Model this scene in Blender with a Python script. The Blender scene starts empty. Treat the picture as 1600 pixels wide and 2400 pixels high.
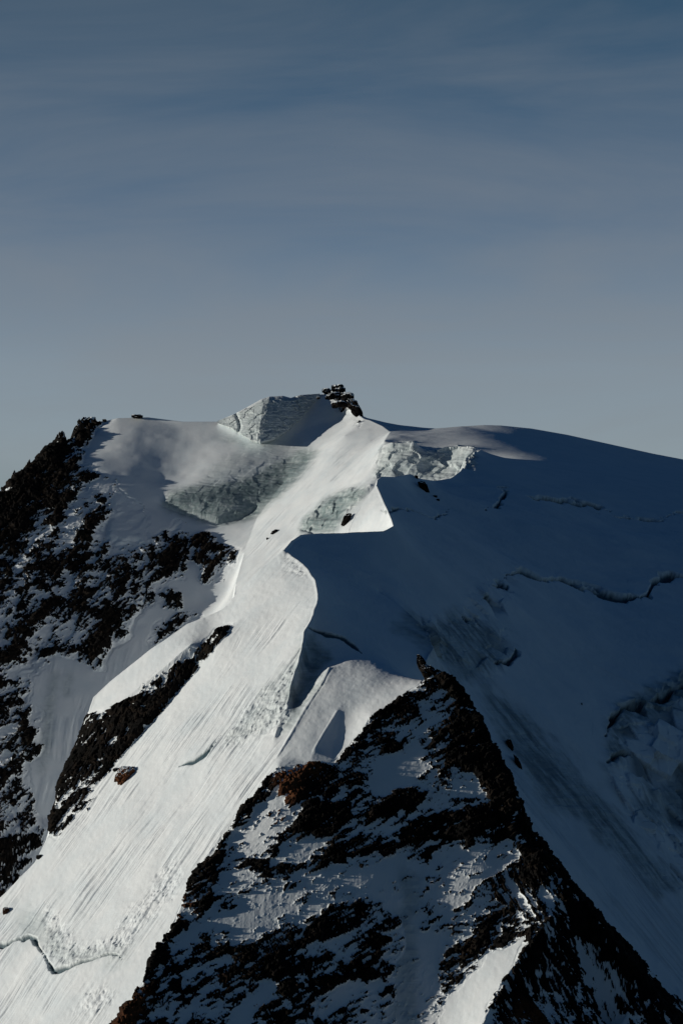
import bpy, math, random
import numpy as np
from mathutils import Vector
from mathutils.geometry import delaunay_2d_cdt

# ------------------------------------------------------------------ scene, camera, sky, sun
C = bpy.context.scene
F_PX, CX, YH = 6000.0, 784.0, 1500.0          # focal length / centre / horizon of the photo, in its pixels (1568 x 2352)
SUN_EL, SUN_AZ = math.radians(5.8), math.radians(2.2)    # low sun, far left, a touch towards the camera
S = Vector((-math.cos(SUN_EL)*math.cos(SUN_AZ), -math.cos(SUN_EL)*math.sin(SUN_AZ), math.sin(SUN_EL)))

cam = bpy.data.cameras.new('camera'); cam_o = bpy.data.objects.new('camera', cam)
C.collection.objects.link(cam_o); C.camera = cam_o
cam_o.rotation_euler = (math.radians(90), 0, 0)
cam.sensor_fit = 'VERTICAL'; cam.sensor_height = 36.0
cam.lens = F_PX/2352*36.0
cam.shift_y = (YH-1176)/2352.0
cam.clip_start = 1.0; cam.clip_end = 80000.0

C.view_settings.view_transform = 'Standard'; C.view_settings.look = 'None'
C.view_settings.gamma = 1.0; C.view_settings.exposure = 0.0

sun = bpy.data.lights.new('sun', 'SUN'); sun.energy = 3.6; sun.angle = math.radians(0.5)
sun.color = (1.0, 0.945, 0.82)
sun_o = bpy.data.objects.new('sun', sun); C.collection.objects.link(sun_o)
sun_o.rotation_euler = S.to_track_quat('Z', 'Y').to_euler()

W = bpy.data.worlds.new('World'); C.world = W; W.use_nodes = True
nt = W.node_tree; nd = nt.nodes; nd.clear()
def N(t, **k):
    n = nd.new(t)
    for a, b in k.items(): setattr(n, a, b)
    return n
L = nt.links.new
sky = N('ShaderNodeTexSky', sky_type='NISHITA', sun_disc=False, sun_elevation=SUN_EL,
        altitude=3800.0, air_density=0.9, dust_density=0.6, ozone_density=2.0)
sky.sun_rotation = math.atan2(S.x, S.y)
tc = N('ShaderNodeTexCoord')
mp = N('ShaderNodeMapping'); mp.inputs['Scale'].default_value = (1.7, 1.7, 8.0); mp.inputs['Rotation'].default_value = (0.0, 0.16, 0.0)
L(tc.outputs['Generated'], mp.inputs['Vector'])
nz = N('ShaderNodeTexNoise'); nz.inputs['Scale'].default_value = 2.6; nz.inputs['Detail'].default_value = 9.0
nz.inputs['Roughness'].default_value = 0.58; nz.inputs['Distortion'].default_value = 0.5
L(mp.outputs['Vector'], nz.inputs['Vector'])
cr = N('ShaderNodeValToRGB'); cr.color_ramp.elements[0].position = 0.36; cr.color_ramp.elements[1].position = 0.66
cr.color_ramp.elements[0].color = (0, 0, 0, 1); cr.color_ramp.elements[1].color = (1, 1, 1, 1)
L(nz.outputs['Fac'], cr.inputs['Fac'])
# thin high cloud: whitens the sky a little, denser towards the horizon
sx = N('ShaderNodeSeparateXYZ'); L(tc.outputs['Generated'], sx.inputs[0])
mr = N('ShaderNodeMapRange'); mr.inputs['From Min'].default_value = 0.0; mr.inputs['From Max'].default_value = 0.40
mr.inputs['To Min'].default_value = 1.0; mr.inputs['To Max'].default_value = 0.0
L(sx.outputs['Z'], mr.inputs['Value'])
m1 = N('ShaderNodeMath', operation='MULTIPLY'); L(cr.outputs['Color'], m1.inputs[0]); m1.inputs[1].default_value = 0.65
m2 = N('ShaderNodeMath', operation='MULTIPLY'); L(m1.outputs[0], m2.inputs[0]); L(mr.outputs[0], m2.inputs[1])
tint = N('ShaderNodeMixRGB', blend_type='MULTIPLY'); tint.inputs[0].default_value = 1.0
el = N('ShaderNodeValToRGB')                 # high-altitude air: pale near the horizon, dimmed blue overhead to darken the shade
for q_ in range(6): el.color_ramp.elements.new(.5)
for e_, (p_, c_) in zip(el.color_ramp.elements, [(0.0, (.25, .26, .27)), (.05, (.7, .6, .52)), (.075, (1.25, .87, .70)), (.108, (1.34, .90, .70)), (.165, (.80, .64, .56)), (.25, (.40, .45, .415)), (.33, (.06, .28, .38)), (1.0, (.012, .17, .30))]):
    e_.position = p_; e_.color = (*c_, 1)
L(sx.outputs['Z'], el.inputs['Fac']); L(el.outputs['Color'], tint.inputs[2])
# added dimming: sky beside and behind the view cut down to darken the shade
vm = N('ShaderNodeMapRange', interpolation_type='SMOOTHSTEP'); vm.inputs['From Min'].default_value = .35; vm.inputs['From Max'].default_value = .93
L(sx.outputs['Y'], vm.inputs['Value'])
sky_dim = N('ShaderNodeMixRGB'); L(vm.outputs[0], sky_dim.inputs[0]); sky_dim.inputs[1].default_value = (.38, .6, .68, 1); sky_dim.inputs[2].default_value = (1, 1, 1, 1)
vx = N('ShaderNodeMixRGB', blend_type='MULTIPLY'); vx.inputs[0].default_value = 1.0
L(sky.outputs['Color'], vx.inputs[1]); L(sky_dim.outputs[0], vx.inputs[2])
L(vx.outputs[0], tint.inputs[1])
mx = N('ShaderNodeMixRGB'); L(m2.outputs[0], mx.inputs[0]); L(tint.outputs[0], mx.inputs[1])
mx.inputs[2].default_value = (1.5, 1.62, 1.75, 1)
bg = N('ShaderNodeBackground'); bg.inputs['Strength'].default_value = 0.15
L(mx.outputs[0], bg.inputs['Color'])
wo = N('ShaderNodeOutputWorld'); L(bg.outputs[0], wo.inputs['Surface'])

# ------------------------------------------------------------------ control curves of the terrain
def pl(x0, y0, d0, a, b):
    """a slope plane Z = Z0 + a(X-X0) + b(Y-Y0); returns f(x, y) -> distance along the view ray"""
    X0 = (x0-CX)/F_PX*d0; Z0 = (YH-y0)/F_PX*d0
    def f(x, y):
        return (Z0 - a*X0 - b*d0)/((YH-y)/F_PX - a*(x-CX)/F_PX - b)
    return f
P = pl(640, 1760, 1165, .9, .7)          # bright flank
FF = pl(640, 1760, 1165, 0.0, 1.68)      # front buttress
FR = pl(1000, 1540, 1190, -.15, 1.6)
R = pl(1050, 1500, 1330, -.85, .6)       # dark right flank
WW = pl(840, 1000, 2380, .8, .46)        # far lit slope
BB = pl(600, 1170, 2404, .09, .8)         # bowl under the summit
VV = pl(500, 1215, 2385, -.12, 1.0)        # rocky wall under the bowl
TT = pl(885, 1160, 1500, .8, .5)

CURVES = []    # (crest width in metres or 0, [(x,y,d)...])
def cv(w, pts, f=None, off=0.0):
    out = []
    for p in pts:
        if len(p) == 2: out.append((p[0], p[1], f(*p)+off))
        else: out.append((p[0], p[1], (f(p[0], p[1])+p[2]) if f else p[2]))
    CURVES.append((w, out)); return out
def pts(ps, f=None, off=0.0):
    for p in ps: cv(0, [p], f, off)
def drop(c, dx, dy, dd):
    CURVES.append((0, [(x+dx, y+dy, d+dd) for x, y, d in c]))

# front buttress
cv(3, [(640,1760),(600,1800),(560,1850),(520,1900),(480,1960),(440,2020),(415,2090),(370,2170),(330,2260),(300,2310),(255,2380),(90,2660)], P)
cv(3, [(640,1760),(712,1752),(770,1745),(810,1715),(850,1645),(920,1600),(970,1572),(1000,1540)], FF)
sil = cv(4, [(1000,1540),(1040,1562),(1080,1620),(1110,1680),(1150,1755),(1190,1840),(1178,1890),(1230,1958),(1280,1995),(1330,2060),(1400,2150),(1480,2250),(1545,2352),(1720,2620)], FR)
drop(sil[1:], 25, 110, 22)
pts([(640,2000),(640,2200),(800,1850),(780,2050),(500,2300),(1000,1750),(950,1900),(1080,1950),(640,2500)], FF, 0)
cv(3, [(1262,2108),(1200,2185),(1150,2262),(1108,2352),(1050,2520)], FR, -10)      # lower right rib
cv(0, [(1150,2120),(1060,2200),(1000,2352),(950,2520)], FF, 5)
cv(0, [(980,1960),(945,2150),(905,2352),(880,2520)], FF, 7)
pts([(1150,1900),(1250,2300),(1400,2352)], FR, 2)
# bright flank: left horizon, crest
pts([(500,1700),(300,2100),(400,1900),(120,2200),(0,2352),(200,2352),(-250,2500),(350,1800),(560,1500),(620,1400),(550,1600)], P)
pts([(350,1530)], P, -22)
hor1 = cv(2, [(650,1262),(600,1303),(560,1345),(510,1400)], P)
hor2 = cv(2, [(510,1400,-3),(470,1417,-8),(430,1432,-14),(380,1468,-20),(350,1487,-22),(300,1527,-22),(250,1567,-22),(215,1600,-22),(203,1638,-20)], P)
hor3 = cv(2, [(203,1638,-20),(192,1668,-14),(178,1705,-12),(146,1780,-8),(126,1850,-4),(118,1905,0),(80,1980,0),(0,2062,0),(-100,2150,0),(-250,2290,0)], P)
for h in (hor1, hor2, hor3): drop(h, -18, 110, 26)
cv(1.5, [(520,1437,-8),(500,1447,-14),(440,1477,-20),(400,1512,-22),(340,1562,-23),(290,1602,-23),(240,1637,-23),(208,1660,-22)], P)
cv(1.5, [(526,1440,-2),(480,1500,0),(440,1550,0),(400,1600,0),(350,1660,0),(300,1715,0),(240,1775,0),(190,1840,0),(150,1880,0),(118,1905,0)], P)
def rag(w, c, amp=3.0):
    rn = random.Random(5); out = [c[0]]
    for p, q in zip(c[:-1], c[1:]):
        k = max(1, int(math.hypot(q[0]-p[0], q[1]-p[1])/11))
        for i in range(1, k+1):
            t = i/k; j = 0 if i == k else 1
            out.append((p[0]+(q[0]-p[0])*t+j*rn.uniform(-amp, amp), p[1]+(q[1]-p[1])*t+j*rn.uniform(-1, 1), p[2]+(q[2]-p[2])*t))
    cv(w, out)
crest = [(700,1445,1240),(716,1420,1247),(728,1385,1256),(730,1362,1264),(724,1330,1278),(706,1305,1292),(684,1285,1303),(662,1268,1313),(650,1262,P(650,1262))]
rag(1.2, crest, 1.6)
rag(1.2, [(700,1445,1240),(697,1470,1232),(690,1500,1225),(672,1560,P(672,1560)),(660,1620,P(660,1620)),(645,1660,P(645,1660)),(632,1692,P(632,1692))])
cv(0, [(724,1478,1246),(714,1530,1237),(697,1590,1222),(670,1650,1205),(640,1703,1187)])
cv(0.3, [(756,1524,1221),(740,1560,1209),(702,1620,1193),(662,1690,1180),(636,1735,P(636,1735))])
cv(0, [(700,1445,1240),(740,1458,1246),(800,1472,1243),(860,1498,1232),(920,1530,1214),(985,1558,1197)])
pts([(800,1520,1224),(800,1560,1208),(850,1580,1198),(860,1535,1211),(900,1570,1199),(785,1600,1193),(820,1620,1188)])
cv(0.6, [(775,1630,1187),(745,1680,1178),(722,1720,1170),(712,1750,FF(712,1750)-.5)])
pts([(782,1690,1181),(757,1728,1174)])
# dome above the crest and its far edge
dome = cv(1.2, [(650,1262,P(650,1262)),(668,1240,1340),(690,1225,1362),(740,1222,1375),(800,1221,1385),(880,1218,1400),(903,1206,1410)])
cv(0, [(640,1370,1348),(690,1345,1385),(740,1310,1402),(800,1300,1415),(850,1290,1420),(882,1240,1425)])
pts([(800,1350,1310),(900,1350,1335),(900,1450,1280),(800,1420,1274),(850,1280,1362),(770,1270,1348),(1000,1400,1350)])
cv(1.0, [(870,1360,1330),(930,1400,1312),(985,1450,1290),(995,1485,1276),(980,1512,1258)])
pts([(1020,1545,1300),(1040,1480,1335),(1060,1430,1370)])
# second ridge, rims
ridge = cv(1.2, [(903,1206,1410),(898,1190,1440),(885,1160,1500),(872,1130,1550),(864,1112,1580),(866,1100,1600),(875,1092,1620),(905,1093,1660),(940,1087,1720),(960,1097,1760),(1000,1103,1850),(1035,1097,1900),(1055,1082,1940),(1072,1055,2000),(1090,1038,2070),(1103,1030,2130)])
tl = cv(1.2, [(864,1112,1580),(840,1142,1562),(815,1180,1538),(798,1218,1520)])
pts([(850,1180),(870,1200),(840,1205)], TT)
cv(0, [(800,1232,1500),(850,1230,1480),(893,1216,1440)])
drop(tl, -22, 60, 40)
cv(0, [(880,1150,1720),(940,1140,1800),(1000,1150,1930),(1040,1130,2000),(1070,1100,2080),(1088,1062,2140)])
# glacier plateau
pts([(1000,1300,1440),(1000,1200,1590),(1000,1130,1775),(960,1150,1690),(930,1200,1500)])
pts([(1200,1500,1400),(1200,1400,1475),(1200,1300,1565),(1200,1200,1725),(1200,1130,1880),(1200,1071,2080),(1200,1045,2240),(1300,1059,2240),(1200,1015,2330),(1300,1030,2345),(1400,1045,2360),(1500,1068,2360)])
pts([(1130,1060,2080),(1100,1120,1890),(1110,1008,2320),(1160,1000,2385)])
pts([(1400,1600,1430),(1400,1500,1500),(1400,1400,1580),(1400,1300,1700),(1400,1200,1860),(1400,1130,2000),(1400,1075,2240)])
pts([(1600,1700,1420),(1600,1600,1480),(1600,1500,1550),(1600,1400,1640),(1600,1300,1760),(1600,1200,1930),(1600,1130,2100)])
pts([(1820,1700,1450),(1820,1500,1580),(1820,1300,1810),(1820,1200,2010),(1820,1150,2180)])
sky_r = cv(3, [(835,960,2450),(868,974,2440),(900,986,2432),(920,991,2430),(960,989,2432),(1000,984,2436),(1060,979,2440),(1110,976,2440),(1150,977,2440),(1220,984,2440),(1300,998,2440),(1400,1020,2440),(1500,1042,2440),(1568,1055,2440),(1820,1115,2440)])
drop(sky_r, 10, 70, 130)
# dark right flank
cv(0, [(1100,1560),(1180,1610),(1250,1660),(1330,1750),(1400,1850),(1500,1990),(1568,2090),(1820,2400)], R)
pts([(1150,1700),(1250,1900),(1400,2100),(1550,2300),(1750,2500),(1060,1650),(1200,2150),(1400,2450),(1000,1650),(1600,2750)], R)
pts([(1500,1800,1385),(1568,1900,1375),(1820,2100,1385),(1450,1700,1390)])
# far: ice cliffs under the col
cv(1.2, [(862,1060,2297),(868,1035,2297),(880,1021,2300),(905,1018,2290),(950,1014,2284),(968,1036,2291),(1000,1036,2290),(1050,1024,2285),(1085,1030,2262)])
cv(1.2, [(857,1097,2276),(900,1102,2264),(950,1104,2262),(1000,1106,2257),(1060,1104,2250),(1092,1075,2240)])
pts([(950,1001,2348),(1040,994,2352),(1090,990,2362),(900,1005,2335)])
cv(0, [(900,1170,1960),(1000,1160,2080),(1060,1130,2140)])
# summit cone and far lit slope
cv(1.5, [(770,893,2545),(800,925,2520),(822,952,2480),(835,960,2450),(850,965,2440),(878,978,2415),(895,991,2395),(882,1012,2320)])
pts([(760,1100),(690,1220),(820,1100),(800,1150),(720,1150),(690,1350),(600,1460),(840,1040)], WW)
cv(1.5, [(792,1000),(750,1025),(720,1045),(650,1110),(590,1190),(560,1270),(540,1340),(520,1480)], WW)
# bowl
pts([(440,1020,2),(520,1010,0),(700,1000,0),(740,960,-2),(780,970,-4)], BB)
cv(0, [(415,985,6),(405,1060,8),(388,1140,4)], BB)
pts([(265,1050,-12),(300,1120,-16),(340,1060,-4),(352,1110,-5)], BB)
cv(0, [(410,1128,-16),(460,1112,-22),(520,1088,-22),(600,1060,-18),(680,1035,-8)], BB)
cv(1.0, [(368,1154),(430,1170),(470,1180),(500,1186),(545,1178),(592,1158)], BB)
cv(1.0, [(371,1163,4),(400,1176,6),(430,1186,8),(470,1198,9),(500,1209,11),(548,1199,11),(590,1174,8)], BB)
skyl = cv(3, [(-250,1330),(-100,1220),(0,1140),(60,1090),(100,1055),(130,1022),(160,1038),(172,1034),(188,1028),(205,1010)], VV, 58)
cv(1.0, [(690,1236,30),(745,1234,34),(800,1228,34)], WW)
cv(1.0, [(688,1212),(715,1180),(750,1148),(800,1124),(850,1112)], WW)
skb = cv(3, [(205,1010,VV(205,1010)+58),(222,978,2545),(235,968,2548)]+[(x_, y_, BB(x_, y_)+4) for x_, y_ in ((270,960),(340,958),(420,968),(505,968),(600,955),(690,915),(735,906))]+[(770,893,2545)])
drop(skyl, -8, 80, 90); drop(skb, 5, 80, 110)
pts([(300,1250),(450,1300),(530,1370),(200,1400),(100,1600),(300,1480),(200,1800),(0,1800),(0,1400),(-200,1500),(-200,1900),(400,1550)], VV)
pts([(100,1200,20),(220,1150,16),(200,1060,32)], VV)
cv(0, [(-250,2300),(0,2220),(200,2080),(400,1800),(520,1560)], VV)
# hidden valley between the near ridge and the far walls
pts([(-250,2900,1700),(0,2700,1600),(300,2400,1650),(550,2000,1700),(700,1700,1750),(850,1420,1820),(-250,2800,1450),(200,2500,1450),(480,2000,1470),(640,1650,1500),(760,1400,1560)])
# outer frame
pts([(x, 3400, 1000) for x in (-250,0,300,600,900,1200,1500,1820)])
pts([(x, 1500, 2800) for x in (-250,150,500,800,1100,1450,1820)])
pts([(-250,2750,1100),(-250,3000,1300),(-250,2100,2150),(1820,2850,1100),(1820,1080+380,2650)])

# ------------------------------------------------------------------ grid (azimuth x distance)
Q = 1.0                                   # resolution factor
NC = int(1300*Q)
xs = np.linspace(-250, 1820, NC)
def seg(a, b, st): return np.arange(a, b, st/Q)
ds = np.concatenate([seg(1000,1060,2.0), seg(1060,1340,.35), seg(1340,1460,.7), seg(1460,2130,1.6), seg(2130,2570,.55), seg(2570,2800,6)])
NR = len(ds)
U = (xs-CX)/F_PX
GX = (ds[:, None]*U[None, :]); GY = np.repeat(ds[:, None], NC, 1)

verts, edges = [], []
key = {}
def vid(p):
    k = (round(p[0], 1), round(p[1], 1), round(p[2], 1))
    if k not in key:
        key[k] = len(verts); verts.append(p)
    return key[k]
for w, c in CURVES:
    ids = [vid(p) for p in c]
    edges += [(a, b) for a, b in zip(ids[:-1], ids[1:]) if a != b]
V3 = np.array([((x-CX)/F_PX*d, d, (YH-y)/F_PX*d) for x, y, d in verts])
res = delaunay_2d_cdt([Vector((v[0], v[1])) for v in V3], edges, [], 0, 1e-4)
ov, oe, of, vorig = res[0], res[1], res[2], res[3]
zz = np.zeros(len(ov))
for i, v in enumerate(ov):
    if len(vorig[i]): zz[i] = V3[vorig[i][0], 2]
    else:
        dd = (V3[:, 0]-v.x)**2 + (V3[:, 1]-v.y)**2; k = np.argsort(dd)[:2]
        w = 1/(np.sqrt(dd[k])+1e-3); zz[i] = (V3[k, 2]*w).sum()/w.sum()
        pass
Z = np.full((NR, NC), np.nan)
for f in of:
    a, b, c = [np.array(ov[i]) for i in f]; za, zb, zc = zz[list(f)]
    det = (b[0]-a[0])*(c[1]-a[1])-(b[1]-a[1])*(c[0]-a[0])
    if abs(det) < 1e-6: continue
    px = [v[0]/v[1]*F_PX+CX for v in (a, b, c)]; dy = [v[1] for v in (a, b, c)]
    r0, r1 = np.searchsorted(ds, [min(dy)-1e-3, max(dy)+1e-3]); c0, c1 = np.searchsorted(xs, [min(px)-1e-2, max(px)+1e-2])
    if r1 <= r0 or c1 <= c0: continue
    X = GX[r0:r1, c0:c1]; Y = GY[r0:r1, c0:c1]
    u = ((X-a[0])*(c[1]-a[1])-(Y-a[1])*(c[0]-a[0]))/det
    v = ((b[0]-a[0])*(Y-a[1])-(b[1]-a[1])*(X-a[0]))/det
    m = (u >= -1e-6) & (v >= -1e-6) & (u+v <= 1+1e-6)
    z = za + u*(zb-za) + v*(zc-za)
    sub = Z[r0:r1, c0:c1]; sub[m] = z[m]
bad = np.isnan(Z)
if bad.any():
    print('unfilled', bad.sum())
    for r in range(NR):
        b = bad[r]
        if b.any() and not b.all(): Z[r, b] = np.interp(xs[b], xs[~b], Z[r, ~b])
        elif b.all(): Z[r] = Z[r-1] if r else -400

# smoothing that leaves the sharp crests alone
# distance (in metres) to the nearest crest segment
DC = np.full((NR, NC), 60.0); DW = np.ones((NR, NC))
for w, c in CURVES:
    if w <= 0: continue
    for p, q in zip(c[:-1], c[1:]):
        ax, ay = (p[0]-CX)/F_PX*p[2], p[2]; bx, by = (q[0]-CX)/F_PX*q[2], q[2]
        m = 45.0
        r0, r1 = np.searchsorted(ds, [min(ay, by)-m, max(ay, by)+m])
        pxm = m/min(ay, by)*F_PX
        c0, c1 = np.searchsorted(xs, [min(p[0], q[0])-pxm, max(p[0], q[0])+pxm])
        if r1 <= r0 or c1 <= c0: continue
        X = GX[r0:r1, c0:c1]-ax; Y = GY[r0:r1, c0:c1]-ay
        ex, ey = bx-ax, by-ay; l2 = ex*ex+ey*ey+1e-9
        t = np.clip((X*ex+Y*ey)/l2, 0, 1)
        d = np.hypot(X-t*ex, Y-t*ey)/ (w/1.5)
        sub = DC[r0:r1, c0:c1]; np.minimum(sub, d, out=sub)
def box1(A, h, axis):
    """box blur with per-row / constant half width h (index units)"""
    n = A.shape[axis]
    if axis == 0:
        cs = np.concatenate([np.zeros((1, A.shape[1])), np.cumsum(A, 0)])
        i = np.arange(n); hh = np.broadcast_to(h, (n,)).astype(int)
        hh = np.minimum(hh, np.minimum(i, n-1-i))
        return (cs[i+hh+1]-cs[i-hh])/(2*hh+1)[:, None]
    cs = np.concatenate([np.zeros((A.shape[0], 1)), np.cumsum(A, 1)], 1)
    out = np.empty_like(A); j = np.arange(n)
    hr = np.broadcast_to(h, (A.shape[0],)).astype(int)
    for h1 in np.unique(hr):
        rows = hr == h1; hh = np.minimum(h1, np.minimum(j, n-1-j))
        out[rows] = (cs[rows][:, j+hh+1]-cs[rows][:, j-hh])/(2*hh+1)
    return out
dstep = np.gradient(ds); xstep = ds/F_PX*(xs[1]-xs[0])
def blur(A, r, n=2):
    hr = np.round(r/dstep); hc = np.round(r/xstep)
    for _ in range(n): A = box1(box1(A, hr, 0), hc, 1)
    return A
Zl = Z.copy()
for r in (16, 9, 5, 2.6, 1.3):
    w = np.exp(-(DC/(r*1.1))**2)
    B = blur(Z if r != 16 else Zl, r)
    Z = w*(Z if r < 16 else Zl) + (1-w)*B
    if r in (16, 9): Z = w*Zl + (1-w)*Z
Z = blur(Z, .5, 1)
PX = np.repeat(xs[None, :], NR, 0); PY = YH - Z/GY*F_PX       # where each ground point shows in the photo (for laying out regions)

# ------------------------------------------------------------------ noise
def hsh(i, j, k, s):
    h = (i*374761393 + j*668265263 + k*2147483647 + s*974634777) & 0xffffffff
    h = ((h ^ (h >> 13))*1274126177) & 0xffffffff
    h = ((h ^ (h >> 16))*2246822519) & 0xffffffff
    h = h ^ (h >> 13)
    return (h & 0xffffff).astype(np.float32)/np.float32(0xffffff)
def vnoise(x, y, z, s=0):
    xi, yi, zi = np.floor(x).astype(np.int64), np.floor(y).astype(np.int64), np.floor(z).astype(np.int64)
    fx, fy, fz = [(a-b).astype(np.float32) for a, b in ((x, xi), (y, yi), (z, zi))]
    fx, fy, fz = [t*t*t*(t*(t*6-15)+10) for t in (fx, fy, fz)]
    o = 0
    for di in (0, 1):
        for dj in (0, 1):
            for dk in (0, 1):
                o = o + (fx if di else 1-fx)*(fy if dj else 1-fy)*(fz if dk else 1-fz)*hsh(xi+di, yi+dj, zi+dk, s)
    return o*2-1
def fbm(x, y, z, n, s=0, gain=.5):
    o, a, t = 0, 1.0, 0
    for i in range(n):
        o = o + a*vnoise(x+i*17.3, y+i*5.1, z-i*9.7, s+i); t += a
        x, y, z = x*2.03, y*2.03, z*2.03; a *= gain
    return o/t*1.6
def facets(x, y, z, s=0, tilt=1.0):
    """chiselled blocks: every cell is a tilted flat facet with its own height"""
    xi, yi, zi = np.floor(x).astype(np.int64), np.floor(y).astype(np.int64), np.floor(z).astype(np.int64)
    best = np.full(x.shape, 9e9, np.float32); h = np.zeros(x.shape, np.float32)
    for di in (-1, 0, 1):
        for dj in (-1, 0, 1):
            for dk in (-1, 0, 1):
                a, b, c = xi+di, yi+dj, zi+dk
                ex = (x-(a+hsh(a, b, c, s))).astype(np.float32)
                ey = (y-(b+hsh(a, b, c, s+1))).astype(np.float32)
                ez = (z-(c+hsh(a, b, c, s+2))).astype(np.float32)
                dd = ex*ex+ey*ey+ez*ez; m = dd < best
                best[m] = dd[m]
                q1, q2, q3, q4 = [hsh(a, b, c, s+k)[m] for k in (3, 4, 5, 6)]
                h[m] = (q1*2-1)*.7 + tilt*((q2*2-1)*ex[m]+(q3*2-1)*ez[m]+(q4*2-1)*ey[m])
    return h
def poly_mask(polys, base=0.0, soft=6.0, res=3.0):
    """polys [(value, [(x,y)...])] -> function sampling the blurred map at photo pixels"""
    gx = np.arange(-260, 1840, res); gy = np.arange(860, 2800, res)
    M = np.full((len(gy), len(gx)), float(base))
    for val, pg in polys:
        pg = np.array(pg, float); x0, y0 = pg.min(0); x1, y1 = pg.max(0)
        c0, c1 = np.searchsorted(gx, [x0, x1]); r0, r1 = np.searchsorted(gy, [y0, y1])
        if c1 <= c0 or r1 <= r0: continue
        X, Y = np.meshgrid(gx[c0:c1], gy[r0:r1]); ins = np.zeros(X.shape, bool)
        for (ax, ay), (bx, by) in zip(pg, np.roll(pg, -1, 0)):
            if ay == by: continue
            ins ^= ((ay > Y) != (by > Y)) & (X < (bx-ax)*(Y-ay)/(by-ay)+ax)
        M[r0:r1, c0:c1][ins] = val
    h = int(round(soft/res))
    if h > 0:
        for _ in range(2):
            for ax in (0, 1):
                Mp = np.pad(M, [(h, h) if k == ax else (0, 0) for k in (0, 1)], mode='edge')
                cs = np.cumsum(np.insert(Mp, 0, 0, axis=ax), axis=ax)
                n = M.shape[ax]
                M = (np.take(cs, np.arange(n)+2*h+1, ax)-np.take(cs, np.arange(n), ax))/(2*h+1)
    def f(x, y):
        a = np.clip((x-gx[0])/res, 0, len(gx)-1.001); b = np.clip((y-gy[0])/res, 0, len(gy)-1.001)
        i, j = a.astype(int), b.astype(int); u, v = a-i, b-j
        return (M[j, i]*(1-u)+M[j, i+1]*u)*(1-v)+(M[j+1, i]*(1-u)+M[j+1, i+1]*u)*v
    return f

# ------------------------------------------------------------------ where rock breaks through the snow (share of rock, 0..1)
BUTT = [(640,1762),(712,1754),(770,1747),(800,1715),(850,1648),(920,1602),(965,1570),(1000,1535),(1100,1560),(1300,1800),(1420,2100),(1700,2500),(1840,2790),(-60,2790),(255,2352),(300,2310),(330,2260),(370,2170),(415,2090),(440,2020),(480,1960),(520,1900),(560,1850),(600,1800)]
near = poly_mask([
 (.50, BUTT),
 (.30, [(640,1762),(600,1800),(480,1960),(440,2020),(500,2060),(620,1960),(640,1900)]),
 (.62, [(850,1640),(975,1570),(1060,1560),(1070,1680),(900,1740),(800,1745),(780,1740)]),
 (.92, [(645,1765),(690,1755),(810,1750),(830,1800),(770,1835),(690,1860),(640,1830)]),
 (.97, [(700,1850),(790,1845),(820,1880),(770,1925),(690,1925),(670,1890)]),
 (.95, [(855,1850),(930,1800),(985,1815),(960,1860),(900,1880),(840,1900)]),
 (.97, [(760,1985),(860,1935),(960,1880),(1080,1850),(1160,1880),(1090,1930),(980,1925),(850,1990),(770,2010)]),
 (.85, [(990,1700),(1050,1640),(1090,1650),(1130,1750),(1190,1850),(1210,1930),(1130,1880),(1080,1790)]),
 (.9, [(1000,1535),(1090,1600),(1150,1720),(1200,1850),(1260,1960),(1420,2150),(1640,2420),(1640,2500),(1500,2350),(1350,2160),(1240,2030),(1160,1920),(1110,1760),(1040,1610)]),
 (.08, [(1040,1750),(1100,1790),(1130,1850),(1080,1850),(1030,1800)]),
 (.12, [(870,1750),(960,1700),(970,1780),(850,1830),(800,1860)]),
 (.14, [(640,1940),(760,1925),(760,1975),(620,2000)]),
 (.11, [(560,2060),(640,2010),(760,1975),(880,1965),(960,2000),(1000,1960),(1120,1935),(1180,1960),(1110,2020),(1040,2090),(1010,2200),(1000,2352),(1000,2600),(880,2600),(890,2352),(930,2120),(880,2060),(760,2070),(700,2110),(600,2140),(540,2200),(500,2180),(540,2120)]),
 (.66, [(740,2080),(880,2070),(930,2110),(920,2200),(760,2200),(680,2180),(640,2150)]),
 (.58, [(420,2170),(640,2170),(800,2230),(800,2352),(800,2600),(200,2600),(300,2320),(350,2220)]),
 (.85, [(560,2230),(700,2200),(880,2190),(890,2250),(720,2260),(600,2265)]),
 (.05, [(720,2290),(830,2240),(880,2260),(860,2310),(720,2340)]),
 (.05, [(520,2340),(600,2240),(640,2260),(570,2352),(520,2420)]),
 (.62, [(1040,2100),(1150,1990),(1230,2010),(1240,2090),(1130,2110),(1110,2180),(1020,2200)]),
 (.0, [(1260,2120),(1205,2180),(1155,2260),(1105,2352),(1060,2500),(1000,2500),(1010,2300),(1110,2200),(1180,2150)]),
 (.72, [(1230,2110),(1290,2100),(1330,2200),(1400,2352),(1450,2600),(1060,2600),(1110,2352),(1155,2270)]),
 (.25, [(1310,2150),(1370,2200),(1440,2352),(1380,2352)]),
 (.97, [(640,1760),(625,1775),(575,1832),(490,1948),(445,2015),(415,2090),(425,2095),(455,2040),(520,1950),(600,1850),(650,1800)]),
 (.97, [(415,2085),(370,2165),(300,2300),(250,2360),(90,2670),(200,2670),(310,2352),(345,2280),(390,2190),(430,2110)]),
 (.88, [(398,2050),(440,2010),(500,2000),(480,2090),(400,2100)]),
], 0, 4)
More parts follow.
